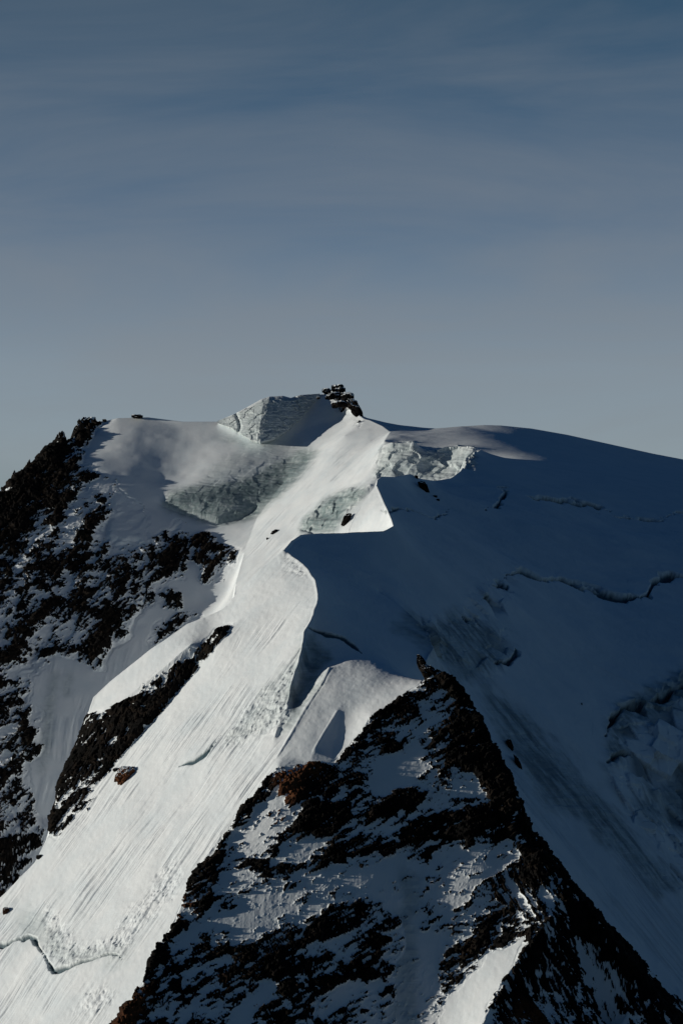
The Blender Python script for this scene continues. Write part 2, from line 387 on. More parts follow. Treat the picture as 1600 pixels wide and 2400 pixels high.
mid = poly_mask([
 (.84, [(526,1436),(500,1447),(440,1500),(400,1530),(340,1575),(290,1610),(240,1640),(204,1640),(190,1670),(175,1705),(142,1780),(122,1850),(112,1912),(130,1925),(160,1880),(205,1835),(245,1775),(300,1712),(350,1655),(400,1595),(440,1545),(480,1495),(530,1440)]),
 (.55, [(330,1575),(400,1520),(450,1480),(470,1500),(400,1570),(330,1600)]),
 (.5, [(130,1910),(170,1840),(225,1800),(215,1825),(180,1880),(140,1925)]),
], 0, 3)
far = poly_mask([
 (.9, [(-260,1320),(0,1138),(60,1088),(100,1053),(130,1010),(165,1035),(190,1060),(150,1130),(90,1200),(40,1290),(0,1380),(-260,1700)]),
 (.75, [(755,888),(785,883),(812,903),(840,958),(825,964),(802,938),(772,926),(762,905)]),
 (.95, [(166,1032),(170,975),(200,960),(235,965),(205,1015),(185,1030)]),
 (.62, [(190,1060),(215,1080),(200,1150),(270,1130),(290,1160),(250,1230),(330,1250),(420,1205),(430,1290),(380,1350),(330,1400),(270,1480),(230,1530),(180,1520),(140,1500),(60,1540),(0,1520),(0,1380),(60,1270),(100,1200),(150,1130)]),
 (.03, [(175,1130),(210,1100),(225,1120),(170,1240),(150,1290),(120,1310),(140,1230)]),
 (.10, [(230,1100),(260,1090),(300,1160),(350,1200),(330,1240),(260,1230)]),
 (.8, [(380,1250),(420,1240),(425,1290),(390,1310),(370,1290)]),
 (.55, [(440,1230),(500,1255),(540,1260),(540,1285),(490,1310),(450,1290)]),
 (.45, [(470,1290),(520,1290),(490,1340),(460,1330)]),
 (.6, [(370,1350),(420,1365),(410,1400),(380,1390)]),
 (.6, [(400,1420),(450,1405),(450,1425),(370,1470),(350,1490),(370,1440)]),
 (.8, [(0,1440),(60,1460),(80,1500),(60,1530),(0,1530),(-100,1530),(-100,1440)]),
 (.45, [(0,1540),(70,1560),(60,1640),(95,1700),(60,1760),(0,1760),(-100,1760),(-100,1540)]),
 (.5, [(0,1600),(25,1620),(30,1670),(10,1700),(0,1710),(-100,1700),(-100,1600)]),
 (.5, [(45,1620),(100,1620),(90,1650),(50,1660)]),
 (.6, [(0,1740),(70,1770),(75,1880),(110,1890),(110,1930),(60,1990),(0,2060),(-200,2200),(-200,1760)]),
], 0, 5)
ice_f = poly_mask([
 (.9, [(370,1162),(392,1130),(440,1118),(520,1090),(600,1060),(700,1030),(735,1035),(690,1090),(640,1140),(590,1185),(545,1200),(500,1210),(430,1188)]),
 (.35, [(500,1060),(600,1010),(700,1010),(680,1040),(560,1100),(450,1120)]),
 (.6, [(857,1098),(862,1060),(872,1030),(900,1018),(950,1016),(965,1036),(1000,1036),(1050,1024),(1095,1032),(1090,1075),(1060,1104),(950,1106)]),
 (1.0, [(685,1225),(700,1190),(745,1150),(790,1125),(850,1118),(830,1145),(790,1190),(770,1225)]),
 (.4, [(480,1000),(520,1000),(640,1010),(560,1030)]),
 (.45, [(118,1540),(135,1545),(120,1690),(100,1780),(92,1780),(100,1640)]),
 (.45, [(150,1540),(165,1550),(160,1600),(145,1600)]),
], 0, 6)
ice_n = poly_mask([
 (.8, [(697,1450),(730,1455),(760,1515),(740,1560),(700,1620),(655,1680),(640,1690),(665,1620),(675,1560),(692,1500)]),
 (.35, [(680,1500),(690,1540),(670,1600),(640,1660),(560,1690),(500,1720),(560,1640),(620,1560)]),
 (.55, [(930,1400),(990,1450),(1040,1400),(1140,1450),(1180,1500),(1100,1560),(1050,1560),(1000,1500),(900,1440)]),
 (.6, [(1100,1560),(1200,1640),(1300,1740),(1420,1880),(1568,2050),(1500,2050),(1350,1900),(1250,1850),(1150,1700)]),
 (.7, [(1390,1700),(1420,1620),(1568,1540),(1840,1500),(1840,1640),(1568,1620),(1420,1680),(1420,1760),(1390,1760)]),
 (.5, [(1440,1840),(1568,1780),(1840,1800),(1840,1900),(1568,1900),(1500,1900)]),
 (.5, [(920,2000),(960,2000),(960,2352),(900,2352)]),
 (.35, [(40,2120),(60,2080),(100,2100),(160,2180),(300,2180),(280,2215),(150,2215),(100,2190)]),
], 0, 8)

wsc = np.where(GY < 1500, 9.0, 17.0)
WJX = 15*fbm(GX/wsc, GY/wsc, Z/wsc, 4, 31); WJY = 15*fbm(GX/wsc, GY/wsc, Z/wsc, 4, 41)
WX, WY = PX+WJX, PY+WJY
isn = GY < 1200; ism = (GY >= 1200) & (GY < 1400); isf = GY > 1960
DEN = np.zeros((NR, NC)); ICE = np.zeros((NR, NC))
DEN[isn] = near(PX[isn]+.8*WJX[isn], PY[isn]+.8*WJY[isn]); DEN[ism] = mid(PX[ism]+.35*WJX[ism], PY[ism]+.35*WJY[ism]); DEN[isf] = far(WX[isf], WY[isf])
DEN[isn] *= np.clip((poly_mask([(1, BUTT)], 0, 2)(PX[isn]+.25*WJX[isn], PY[isn]+.25*WJY[isn])-.3)*4, 0, 1)
m = (GY < 1200) & (PY < 2700) & (DEN < .03); DEN[m] = np.maximum(DEN[m], mid(PX[m], PY[m]))
m = GY < 1900; ICE[m] = ice_n(WX[m], WY[m]); ICE[isf] = ice_f(PX[isf]+.25*WJX[isf], PY[isf]+.25*WJY[isf])
ICE *= (DEN < .3)

# ------------------------------------------------------------------ 3-D displacement
POS = np.stack([GX, GY, Z], -1)
def normals(Pm):
    du = np.empty_like(Pm); dv = np.empty_like(Pm)
    du[:, 1:-1] = Pm[:, 2:]-Pm[:, :-2]; du[:, 0] = du[:, 1]; du[:, -1] = du[:, -2]
    dv[1:-1] = Pm[2:]-Pm[:-2]; dv[0] = dv[1]; dv[-1] = dv[-2]
    n = np.cross(du, dv); n /= (np.linalg.norm(n, axis=-1, keepdims=True)+1e-9)
    return n
NB = normals(np.stack([GX, GY, blur(Z, 3, 1)], -1))
H = np.zeros((NR, NC))          # displacement along the normal
ROCK = np.full((NR, NC), -1.0)

# large soft undulation of all snow
vis = (GY > 1050)
H += .8*fbm(GX/38, GY/38, Z/38, 3, 11)*np.clip(DC/12, 0, 1)*(1-.65*np.clip((GY-1950)/150, 0, 1)*np.clip((PX-930)/120, 0, 1))

# rock
def rock_field(x, y, z, ang, stretch, sc, seed):
    ca, sa = math.cos(ang), math.sin(ang)
    wx = 3.0*sc*fbm(x/11, y/11, z/11, 3, seed+50)
    a = (x*ca + z*sa + wx)/stretch; b = -x*sa + z*ca + wx*.35; c = y*.6
    h = .75*facets(a*stretch/23+.6*wx/9, c/12, b/(13)+.1*wx, seed+70, 1.6)*(1 if sc < .53 else 1.1)
    h += .9*facets(a/(8*sc), c/(8*sc), b/(8*sc), seed)
    h += .8*facets(a/(3.4*sc), c/(3.4*sc), b/(3.4*sc), seed+10)
    h += .5*facets(a/(1.4*sc), c/(1.4*sc), b/(1.4*sc), seed+20)
    h += .8*fbm(a/(26*sc), c/(26*sc), b/(18*sc), 4, seed+30)
    h += .30*fbm(a/(1.1*sc), c/(1.1*sc), b/(.8*sc), 2, seed+40)
    # thin snow-filled ledges along the cleavage and steep snow-filled cracks across it
    led = 1-np.abs(vnoise(a/(9*sc), c/12, b/(2.3*sc)+.6*facets(a/(5*sc), c, b/(5*sc), seed+85), seed+81))
    crk = 1-np.abs(vnoise(x/3.4+.5*wx+z*.08, y/9, z/15, seed+91))
    gate = np.clip(.5+1.6*vnoise(x/13, y/13, z/13, seed+95), 0, 1)
    h = h - 2.0*gate*np.clip((led-.80)/.12, 0, 1) - 1.1*(1-gate)*np.clip((crk-.93)/.06, 0, 1)
    return h
def rock_layer(mask, ang, stretch, sc, amp, seed, alt=None):
    idx = np.nonzero(mask); x, y, z = GX[idx], GY[idx], Z[idx]
    dn = DEN[idx]
    h = rock_field(x, y, z, ang, stretch, sc, seed)
    if alt is not None:                       # a second direction of cleavage in another part of the face
        w2 = alt[1][idx]; h2 = rock_field(x, y, z, alt[0], stretch, sc, seed+500); h = np.where(w2 > .5, h2, h)
    srt = np.sort(h); T = srt[np.clip(((1-dn)*(len(srt)-1)).astype(int), 0, len(srt)-1)]
    T = np.where(dn < .03, h+.4, T)
    e = h-T
    H[idx] += np.where(e > 0, .3*amp*np.tanh(e*3) + amp*.5*e, -.15*amp*np.tanh(-e))
    H[idx] += amp*.35*np.clip((dn-.5)*2, 0, 1)
    ROCK[idx] = np.clip(e, -1, 1)
steep = poly_mask([(1, [(1090,2040),(1180,1990),(1300,1980),(1700,2420),(1700,2700),(1050,2700),(1110,2352),(1160,2250),(1240,2130)])], 0, 0)(PX, PY)
# far wall: ribs and gullies running down to the left
q_ = GX*math.sin(1.0)-Z*math.cos(1.0); al_ = GX*math.cos(1.0)+Z*math.sin(1.0)
rib = np.where(isf & (PX < 620), fbm(q_/20+.5*WJX/15, al_/110, GY/200, 3, 321), 0)
H += 3.0*rib*np.clip(DEN*3, 0, 1)
DEN = np.where(isf & (DEN > .05), np.clip(DEN+.42*rib, .0, .97), DEN)
gl = (GY > 1400) & (GY < 1950) & (PX > 900); H[gl] += 1.6*fbm(GX[gl]/70, GY[gl]/50, GX[gl]*0, 3, 331)*np.clip(DC[gl]/25, 0, 1)*np.clip((1950-GY[gl])/120, 0, 1)*np.clip((PX[gl]-900)/80, 0, 1)
rock_layer((DEN > .012) & (GY < 1215) & (PY < 2800), math.radians(27), 2.7, .43, 1.35, 100, (math.radians(-62), steep))
rock_layer((DEN > .012) & (GY >= 1215) & (GY < 1400), math.radians(54), 2.7, .5, 1.4, 200)
rock_layer((DEN > .012) & (GY > 1960), math.radians(47), 2.5, .55, 2.2, 300)

# ice: stratified cliffs
idx = np.nonzero(ICE > .02); x, y, z = GX[idx], GY[idx], Z[idx]; ic = ICE[idx]
wz = z + .12*x + 3*fbm(x/30, y/30, z/30, 3, 71)
st = fbm(x/40, y/40, wz/1.6, 4, 72); fx_ = facets(x/6, y/6, z/6, 75)
H[idx] += ic*(.35*st + .22*fx_)
STR = np.zeros((NR, NC)); STR[idx] = st

mC = poly_mask([(1, [(857,1098),(862,1060),(872,1030),(900,1018),(950,1016),(965,1036),(1000,1036),(1050,1024),(1095,1032),(1090,1075),(1060,1104),(950,1106)]), (.7, [(685,1225),(700,1190),(745,1150),(790,1125),(850,1118),(830,1145),(790,1190),(770,1225)]),
  (.22, [(372,1162),(392,1135),(440,1122),(520,1095),(600,1065),(700,1035),(690,1090),(640,1140),(590,1185),(545,1203),(500,1212),(430,1190)])], 0, 4)(PX, PY)*isf
idx = np.nonzero(mC > .02); x, y, z = GX[idx], GY[idx], Z[idx]
H[idx] += mC[idx]*(1.5*facets(x/13+.3*fbm(x/9, y/9, z/9, 2, 765), y/11, z/22, 761) + 1.4*fbm(x/16, y/16, z/12, 4, 771) + .55*fbm(x/45, y/45, (z+.15*x)/3.2, 2, 781, .5))
rgh = poly_mask([(1, [(640,1560),(690,1500),(672,1580),(645,1680),(560,1690),(500,1725),(540,1640),(600,1600)]), (1, [(110,2080),(130,2100),(175,2175),(300,2150),(290,2190),(150,2222),(105,2190)]), (1, [(180,2320),(200,2280),(255,2265),(265,2290),(225,2320),(180,2335)]),
  (.8, [(370,2000),(420,1960),(400,2060),(300,2150),(250,2160)]), (.8, [(640,1280),(690,1295),(725,1340),(700,1330),(655,1300)])], 0, 10)(WX, WY)*(GY < 1345)*(DEN < .05)
idx = np.nonzero(rgh > .02); x, y, z = GX[idx], GY[idx], Z[idx]
H[idx] += rgh[idx]*(.8*fbm(x/5, y/5, z/5, 4, 801, .6) + .35*facets(x/2.5, y/2.5, z/2.5, 811))
# fall-line flutes on the bright flank and the far lit slope, streaks on the dark flank
def flutes(mask, a, b, amp, wid, ln, seed):
    idx = np.nonzero(mask > .01); l = math.hypot(a, b)
    x, y = GX[idx], GY[idx]
    al = (x*a+y*b)/l; ac = (-x*b+y*a)/l
    ac = ac + 3.2*fbm(al/45, ac/40, ac*0, 3, seed+9)
    f = fbm(ac/wid, al/ln, ac*0, 4, seed, .6)
    brk = np.clip(.5+1.7*fbm(x/18, y/18, x*0, 4, seed+20), .03, 1.5)
    H[idx] += amp*f*brk*mask[idx]
mk = lambda polys, cond, s=25: np.where(cond, poly_mask(polys, 0, s)(PX, PY), 0)
mP = mk([(1, [(650,1280),(730,1360),(690,1500),(640,1740),(400,2100),(250,2360),(0,2352),(-250,2500),(-250,2300),(0,2080),(120,1910),(250,1760),(400,1600),(520,1440)])], GY < 1345)
flutes(mP, .9, .7, .42, 2.6, 34, 501)
mW = mk([(1, [(860,990),(850,1100),(690,1220),(560,1330),(540,1300),(600,1190),(730,1050),(800,1000)])], GY > 2200)
flutes(mW, .8, .46, .5, 4.5, 60, 521)
mR = mk([(1, [(1040,1560),(1200,1640),(1400,1860),(1600,2100),(1600,2500),(1100,1800)])], (GY > 1190) & (GY < 1400))
flutes(mR, -.85, .6, .7, 3.0, 45, 541)
mV = mk([(1, [(100,1500),(300,1500),(520,1380),(400,1500),(150,1800),(80,1900),(60,1560)])], GY > 1960)
flutes(mV, .1, 1.0, .35, 4.5, 50, 561)
mF = mk([(1, [(560,2060),(900,1960),(1120,1935),(1000,2352),(880,2352),(700,2100),(560,2150)])], GY < 1200, 10)
flutes(mF, 0, 1.0, .05, 1.8, 30, 581)
# wind ripples
H += .07*fbm(GX/2.2, GY/5, Z/2.2, 3, 600)*(ROCK < 0)*np.where(GY > 1960, .25, 1)

# ice-fall and broken glacier
mI = mk([(1, [(1400,1640),(1568,1540),(1840,1500),(1840,2300),(1568,2060),(1480,1900),(1400,1790)]), (.6, [(960,1420),(1060,1400),(1180,1460),(1160,1530),(1080,1560),(1000,1500)]), (.5, [(1120,1340),(1180,1330),(1170,1400),(1110,1420),(1060,1410)])], (GY > 1200) & (GY < 1800), 12)
idx = np.nonzero(mI > .01); x, y, z = GX[idx], GY[idx], Z[idx]
b1 = facets(x/15, y/17, z/15, 700, .8); b2 = facets(x/6, y/7, z/6, 710)
DK_I = (idx, np.clip(-b1*1.6-.35, 0, .7)*mI[idx])  # low spots between ice blocks get shade as a darker colour
H[idx] += mI[idx]*(5.5*b1*np.clip(fbm(x/30, y/30, z/30, 2, 715)+.7, 0, 1.4) + .6*b2)

# crevasses: (curve in photo pixels, distance range, half width px, depth m, uphill lip m)
CREV = [
 ([(1185,1135),(1200,1141),(1240,1148),(1262,1146),(1300,1151),(1345,1160),(1380,1170),(1400,1176)], 1600, 2300, 2.6, 9, 1.2),
 ([(1400,1176),(1420,1188),(1470,1194),(1515,1192),(1545,1178),(1600,1170)], 1600, 2300, 1.8, 7, 1.0),
 ([(1115,1170),(1140,1163),(1150,1148),(1162,1130),(1158,1122),(1135,1117)], 1600, 2300, 3.0, 8, 1.2),
 ([(875,1160+11),(930,1172),(960,1178),(990,1187),(1020,1182),(1030,1172)], 1450, 2000, 1.6, 4, .6),
 ([(1150,1333),(1170,1322),(1190,1315),(1210,1322),(1240,1332),(1290,1332),(1340,1347),(1390,1362),(1430,1372),(1470,1375)], 1350, 1750, 3.6, 8, 1.6),
 ([(1470,1375),(1488,1362),(1497,1345),(1520,1328),(1600,1325),(1700,1320)], 1350, 1800, 5.0, 9, 1.8),
 ([(1120,1355),(1140,1345),(1165,1350)], 1350, 1750, 4.0, 7, 1.0),
 ([(1095,1385),(1115,1378),(1130,1390)], 1350, 1750, 4.0, 7, 1.0),
 ([(1060,1410),(1080,1425),(1105,1432)], 1300, 1650, 3.0, 5, 1.0),
 ([(1390,1690),(1405,1655),(1440,1620),(1480,1610),(1520,1600),(1568,1575),(1700,1530)], 1250, 1700, 6.0, 10, 2.5),
 ([(1395,1750),(1420,1730),(1450,1742)], 1250, 1700, 6.0, 9, 1.0),
 ([(1130,1525),(1165,1520),(1185,1500),(1180,1480)], 1250, 1600, 3.6, 5, 1.0),
 ([(-250,2190),(-60,2175),(0,2172),(40,2158),(72,2148),(90,2175),(105,2200),(125,2232),(160,2225),(215,2210),(262,2192),(285,2210)], 1050, 1300, 3.2, 3.6, 1.2),
 ([(505,1690),(470,1735),(410,1760)], 1150, 1320, 2.2, 1.2, .3),
 ([(700,1442),(740,1455),(790,1472),(830,1500)], 1200, 1300, 2.0, 1.8, .5),
]
DARK = np.zeros((NR, NC))  # dark ice patches plus shade painted into crevasses, gaps, crest hollow and bowl lip
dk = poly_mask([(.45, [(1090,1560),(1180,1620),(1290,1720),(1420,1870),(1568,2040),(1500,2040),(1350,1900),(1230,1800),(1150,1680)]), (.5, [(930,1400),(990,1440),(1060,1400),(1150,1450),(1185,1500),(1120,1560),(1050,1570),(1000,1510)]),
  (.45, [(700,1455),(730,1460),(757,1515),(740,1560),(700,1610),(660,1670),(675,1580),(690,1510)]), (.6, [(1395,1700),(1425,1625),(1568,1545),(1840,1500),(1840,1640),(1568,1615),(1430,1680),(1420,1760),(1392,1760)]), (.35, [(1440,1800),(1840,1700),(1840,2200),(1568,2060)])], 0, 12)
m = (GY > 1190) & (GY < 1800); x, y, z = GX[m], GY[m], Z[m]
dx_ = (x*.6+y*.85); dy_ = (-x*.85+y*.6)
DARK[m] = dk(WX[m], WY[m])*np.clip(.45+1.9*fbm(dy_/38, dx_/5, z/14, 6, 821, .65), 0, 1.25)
dkf = poly_mask([(.5, [(372,1164),(392,1140),(440,1125),(520,1110),(600,1090),(680,1060),(735,1035),(690,1095),(640,1140),(590,1187),(545,1204),(500,1213),(430,1190)]), (.35, [(690,1220),(745,1150),(790,1130),(800,1180),(770,1225)])], 0, 6)  # bowl lip and band: dark ice, with the shade of their tilt painted in
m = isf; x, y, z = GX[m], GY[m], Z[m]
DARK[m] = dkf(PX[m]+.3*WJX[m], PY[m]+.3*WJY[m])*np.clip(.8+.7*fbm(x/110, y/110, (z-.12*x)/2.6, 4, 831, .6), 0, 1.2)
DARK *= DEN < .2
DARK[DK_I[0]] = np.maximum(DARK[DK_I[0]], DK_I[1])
def smooth_line(p, k=5):
    p = [p[0]]+list(p)+[p[-1]]; out = []
    for i in range(1, len(p)-2):
        for j in range(k):
            t = j/k; out.append(tuple(.5*(2*b+(c-a)*t+(2*a-5*b+4*c-d)*t*t+(3*b-a-3*c+d)*t**3) for a, b, c, d in zip(p[i-1], p[i], p[i+1], p[i+2])))
    return out+[p[-2]]
for cpts, d0, d1, hw, dep, lip in CREV:
    cpts = smooth_line(cpts)
    r0, r1 = np.searchsorted(ds, [d0, d1]); cp = np.array(cpts, float)
    c0, c1 = np.searchsorted(xs, [cp[:, 0].min()-30, cp[:, 0].max()+30])
    X = PX[r0:r1, c0:c1]; Y = PY[r0:r1, c0:c1]
    wob = 5.0*fbm(GX[r0:r1, c0:c1]/9, GY[r0:r1, c0:c1]/9, X*0, 4, 800+len(cpts))
    best = np.full(X.shape, 1e9); sg = np.zeros(X.shape)
    for (ax, ay), (bx, by) in zip(cpts[:-1], cpts[1:]):
        ex, ey = bx-ax, by-ay; t = np.clip(((X-ax)*ex+(Y-ay)*ey)/(ex*ex+ey*ey), 0, 1)
        dx, dy = X-ax-t*ex, Y+wob-ay-t*ey; d = np.hypot(dx, dy); m = d < best
        best[m] = d[m]; sg[m] = dy[m]
    e0 = np.hypot(X-cp[0, 0], Y-cp[0, 1]); e1 = np.hypot(X-cp[-1, 0], Y-cp[-1, 1])
    taper = np.clip(np.minimum(e0, e1)/25, .25, 1)
    w = hw*taper*np.clip(.95+1.5*fbm(GX[r0:r1, c0:c1]/14, GY[r0:r1, c0:c1]/14, X*0, 3, 860+len(cpts)), .45, 2.0)
    prof = np.clip(1.6-best/w, 0, 1)
    H[r0:r1, c0:c1] += -dep*taper*prof*.6 + lip*.2*np.exp(-((sg+w*2.5)/(w*2.2))**2)*np.exp(-(best/(w*5))**2)*(sg < 0)
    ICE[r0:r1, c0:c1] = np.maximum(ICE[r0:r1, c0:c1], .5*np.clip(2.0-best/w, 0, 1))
    DARK[r0:r1, c0:c1] = np.maximum(DARK[r0:r1, c0:c1], .97*np.clip((1.25-best/w)*3, 0, 1))  # crevasse core coloured dark in place of shade
POS = POS + NB*H[..., None]

# snow settles on rock faces that lie flat enough
NN = normals(POS); NS = normals(np.stack([blur(POS[..., k], 1.0, 1) for k in range(3)], -1))
nzv = .5*NN[..., 2]+.5*NS[..., 2]; nb = NB[..., 2]
flat = np.clip((nzv-nb-.20)*5, -1, 1)
ROCK = np.where(ROCK > -1, ROCK - 1.0*np.clip(flat, 0, 1)*(1-.7*np.clip((DEN-.8)*5, 0, 1)), ROCK)

# sides drop away below the frame
# ------------------------------------------------------------------ materials
def new_mat(name):
    m = bpy.data.materials.new(name); m.use_nodes = True; t = m.node_tree; t.nodes.clear(); return m, t
def mountain_material():
    m, t = new_mat('snow_rock_and_ice')
    def n(ty, **k):
        o = t.nodes.new(ty)
        for a, b in k.items(): setattr(o, a, b)
        return o
    l = t.links.new
    geo = n('ShaderNodeNewGeometry')
    at = {k: n('ShaderNodeAttribute', attribute_name=k) for k in ('rock', 'ice', 'red', 'ice_shade')}
    def noise(scale, detail=4, rough=.5, vec=None, dist=0):
        o = n('ShaderNodeTexNoise'); o.inputs['Scale'].default_value = scale; o.inputs['Detail'].default_value = detail
        o.inputs['Roughness'].default_value = rough; o.inputs['Distortion'].default_value = dist
        l(vec if vec else geo.outputs['Position'], o.inputs['Vector']); return o
    def math_(op, a, b=None, clamp=False):
        o = n('ShaderNodeMath', operation=op); o.use_clamp = clamp
        for i, v in enumerate((a, b)):
            if v is None: continue
            if isinstance(v, (int, float)): o.inputs[i].default_value = v
            else: l(v, o.inputs[i])
        return o.outputs[0]
    def ramp(fac, stops):
        o = n('ShaderNodeValToRGB'); e = o.color_ramp.elements
        while len(e) < len(stops): e.new(.5)
        for s, (p, c) in zip(e, stops): s.position = p; s.color = (*c, 1) if len(c) == 3 else c
        l(fac, o.inputs['Fac']); return o.outputs['Color']
    def mix(fac, a, b, mode='MIX'):
        o = n('ShaderNodeMixRGB', blend_type=mode)
        for i, v in enumerate((fac, a, b)):
            if isinstance(v, (int, float)): o.inputs[i].default_value = v
            elif isinstance(v, tuple): o.inputs[i].default_value = (*v, 1)
            else: l(v, o.inputs[i])
        return o.outputs[0]
    # snow / rock boundary
    def streak(angle, sa, sb):
        q = n('ShaderNodeMapping', vector_type='TEXTURE'); q.inputs['Rotation'].default_value = (0, -math.radians(angle), 0)
        q.inputs['Scale'].default_value = (1/sa, 1.0, 1/sb); l(geo.outputs['Position'], q.inputs['Vector']); return q.outputs['Vector']
    fine = noise(1.0, 4, .6, streak(35, .55, 2.3))
    s = math_('ADD', at['rock'].outputs['Fac'], math_('MULTIPLY', math_('SUBTRACT', fine.outputs['Fac'], .5), .75))
    rockf = math_('MULTIPLY', math_('ADD', s, .03), 14.0, True)
    # rock colour
    rc = ramp(noise(.16, 6, .6).outputs['Fac'], [(.3, (.0045, .0044, .0046)), (.5, (.0085, .0078, .0075)), (.62, (.021, .0155, .0120)), (.75, (.013, .0125, .0125))])
    red = ramp(noise(.35, 5, .6).outputs['Fac'], [(.35, (.06, .028, .016)), (.55, (.16, .062, .028)), (.7, (.09, .06, .035))])
    rc = mix(at['red'].outputs['Fac'], rc, red)
    # snow colour, wind-scoured streaks
    sn = ramp(noise(.05, 5, .6).outputs['Fac'], [(.3, (.70, .755, .80)), (.6, (.78, .81, .84))])
    # ice colour with strata
    mp_ = n('ShaderNodeMapping'); mp_.inputs['Scale'].default_value = (.03, .03, .8); mp_.inputs['Rotation'].default_value = (0, .15, 0)
    l(geo.outputs['Position'], mp_.inputs['Vector'])
    stn = noise(1.0, 5, .6, mp_.outputs[0], .4)
    icec = ramp(stn.outputs['Fac'], [(.32, (.14, .20, .215)), (.45, (.32, .385, .385)), (.55, (.22, .29, .30)), (.68, (.52, .57, .555))])
    icf = math_('MULTIPLY', at['ice'].outputs['Fac'], math_('ADD', math_('MULTIPLY', noise(.22, 5, .6).outputs['Fac'], 1.6), .1), True)
    col = mix(icf, sn, icec); col = mix(at['ice_shade'].outputs['Fac'], col, (.035, .075, .10)); col = mix(rockf, col, rc)  # dark ice tone, doubling as painted shade in recesses
    p = n('ShaderNodeBsdfPrincipled')
    l(col, p.inputs['Base Color'])
    ro = math_('SUBTRACT', .75, math_('MULTIPLY', icf, .3)); l(ro, p.inputs['Roughness'])
    l(math_('SUBTRACT', .25, math_('MULTIPLY', rockf, .21)), p.inputs['Specular IOR Level'])
    b1 = n('ShaderNodeBump'); b1.inputs['Distance'].default_value = .25; b1.inputs['Strength'].default_value = .2
    hsum = math_('ADD', noise(1.8, 6, .62).outputs['Fac'], math_('MULTIPLY', stn.outputs['Fac'], math_('MULTIPLY', at['ice'].outputs['Fac'], 3.0)))
    l(hsum, b1.inputs['Height'])
    b2 = n('ShaderNodeBump'); b2.inputs['Distance'].default_value = .8
    l(rockf, b2.inputs['Strength']); l(noise(1.1, 7, .7).outputs['Fac'], b2.inputs['Height']); l(b1.outputs[0], b2.inputs['Normal'])
    l(b2.outputs[0], p.inputs['Normal'])
    o = n('ShaderNodeOutputMaterial'); l(p.outputs[0], o.inputs['Surface'])
    return m
MAT = mountain_material()

redm = poly_mask([(1, [(635,1765),(680,1770),(690,1830),(660,1850),(640,1830)]), (.9, [(625,1850),(655,1860),(650,1905),(625,1900)]), (.8, [(640,1755),(740,1750),(735,1790),(700,1790)]),
 (.7, [(420,2070),(440,2060),(440,2110),(410,2110)]), (.8, [(330,2260),(310,2300),(250,2380),(210,2460),(280,2460),(320,2352),(350,2290)]), (.5, [(480,2250),(520,2250),(510,2290),(480,2290)]), (.7, [(1180,2300),(1260,2320),(1260,2420),(1140,2420)])], 0, 8)
RED = np.where(GY < 1215, redm(PX, PY), 0)

# ------------------------------------------------------------------ region split
REG_POLYS = {
 1: ('rock_buttress', 0, 1199, BUTT),
 2: ('rock_wall', 1195, 1400, [(540,1425),(500,1440),(440,1470),(400,1505),(340,1555),(290,1595),(240,1630),(195,1640),(180,1680),(130,1790),(105,1915),(120,1930),(160,1895),(210,1845),(250,1785),(310,1722),(360,1665),(410,1605),(450,1555),(490,1505),(545,1435)]),
 3: ('rock_ridge', 1960, 2560, [(-260,1250),(0,1100),(100,1000),(165,940),(238,955),(225,1000),(175,1045),(220,1080),(300,1150),(280,1225),(420,1205),(480,1220),(550,1255),(540,1300),(480,1345),(430,1360),(430,1400),(340,1440),(270,1500),(225,1540),(140,1510),(60,1545),(-260,1550)]),
 4: ('rock_outcrop', 1960, 2560, [(-260,1740),(0,1740),(75,1780),(85,1870),(125,1890),(110,1940),(-260,2240)]),
}
REG_POLYS[5] = ('glacier', 1200, 2560, [(890,1150),(905,1206),(930,1380),(985,1440),(1000,1500),(1010,1545),(1100,1700),(1560,2420),(1840,2900),(1840,1080),(1568,1040),(1300,990),(1150,970),(1108,1028),(1060,1090),(1000,1106),(960,1100),(905,1096),(880,1095),(868,1112)])
REG = np.zeros((NR, NC), int)
for k, (nm, d0, d1, pg) in REG_POLYS.items():
    mm = poly_mask([(1, pg)], 0, 0)(PX, PY) > .5
    REG[mm & (GY >= d0) & (GY <= d1)] = k

NV = normals(POS)
def tag(o, label=None, cat=None, group=None, kind=None):
    if label: o['label'] = label
    if cat: o['category'] = cat
    if group: o['group'] = group
    if kind: o['kind'] = kind
    return o
quad = np.stack([np.arange(NR*NC).reshape(NR, NC)[:-1, :-1], np.arange(NR*NC).reshape(NR, NC)[:-1, 1:],
                 np.arange(NR*NC).reshape(NR, NC)[1:, 1:], np.arange(NR*NC).reshape(NR, NC)[1:, :-1]], -1)
FR_ = REG[:-1, :-1]
rr, cc = np.meshgrid(np.arange(NR-1), np.arange(NC-1), indexing='ij')
def build(name, sel):
    q = quad[sel]; used, inv = np.unique(q.ravel(), return_inverse=True)
    me = bpy.data.meshes.new(name)
    P3 = POS.reshape(-1, 3)[used]
    me.vertices.add(len(used)); me.vertices.foreach_set('co', P3.astype(np.float32).ravel())
    nf = len(q); me.loops.add(nf*4); me.loops.foreach_set('vertex_index', inv.astype(np.int32).ravel())
    me.polygons.add(nf); me.polygons.foreach_set('loop_start', np.arange(0, nf*4, 4, dtype=np.int32))
    me.polygons.foreach_set('use_smooth', np.ones(nf, bool))
    me.update(calc_edges=True)
    for nm, A in (('rock', ROCK), ('ice', ICE), ('red', RED), ('ice_shade', DARK)):
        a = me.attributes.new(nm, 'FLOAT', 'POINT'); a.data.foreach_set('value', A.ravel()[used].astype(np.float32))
    me.normals_split_custom_set_from_vertices(NV.reshape(-1, 3)[used].astype(np.float32).tolist())
    me.materials.append(MAT)
    o = bpy.data.objects.new(name, me); C.collection.objects.link(o); return o
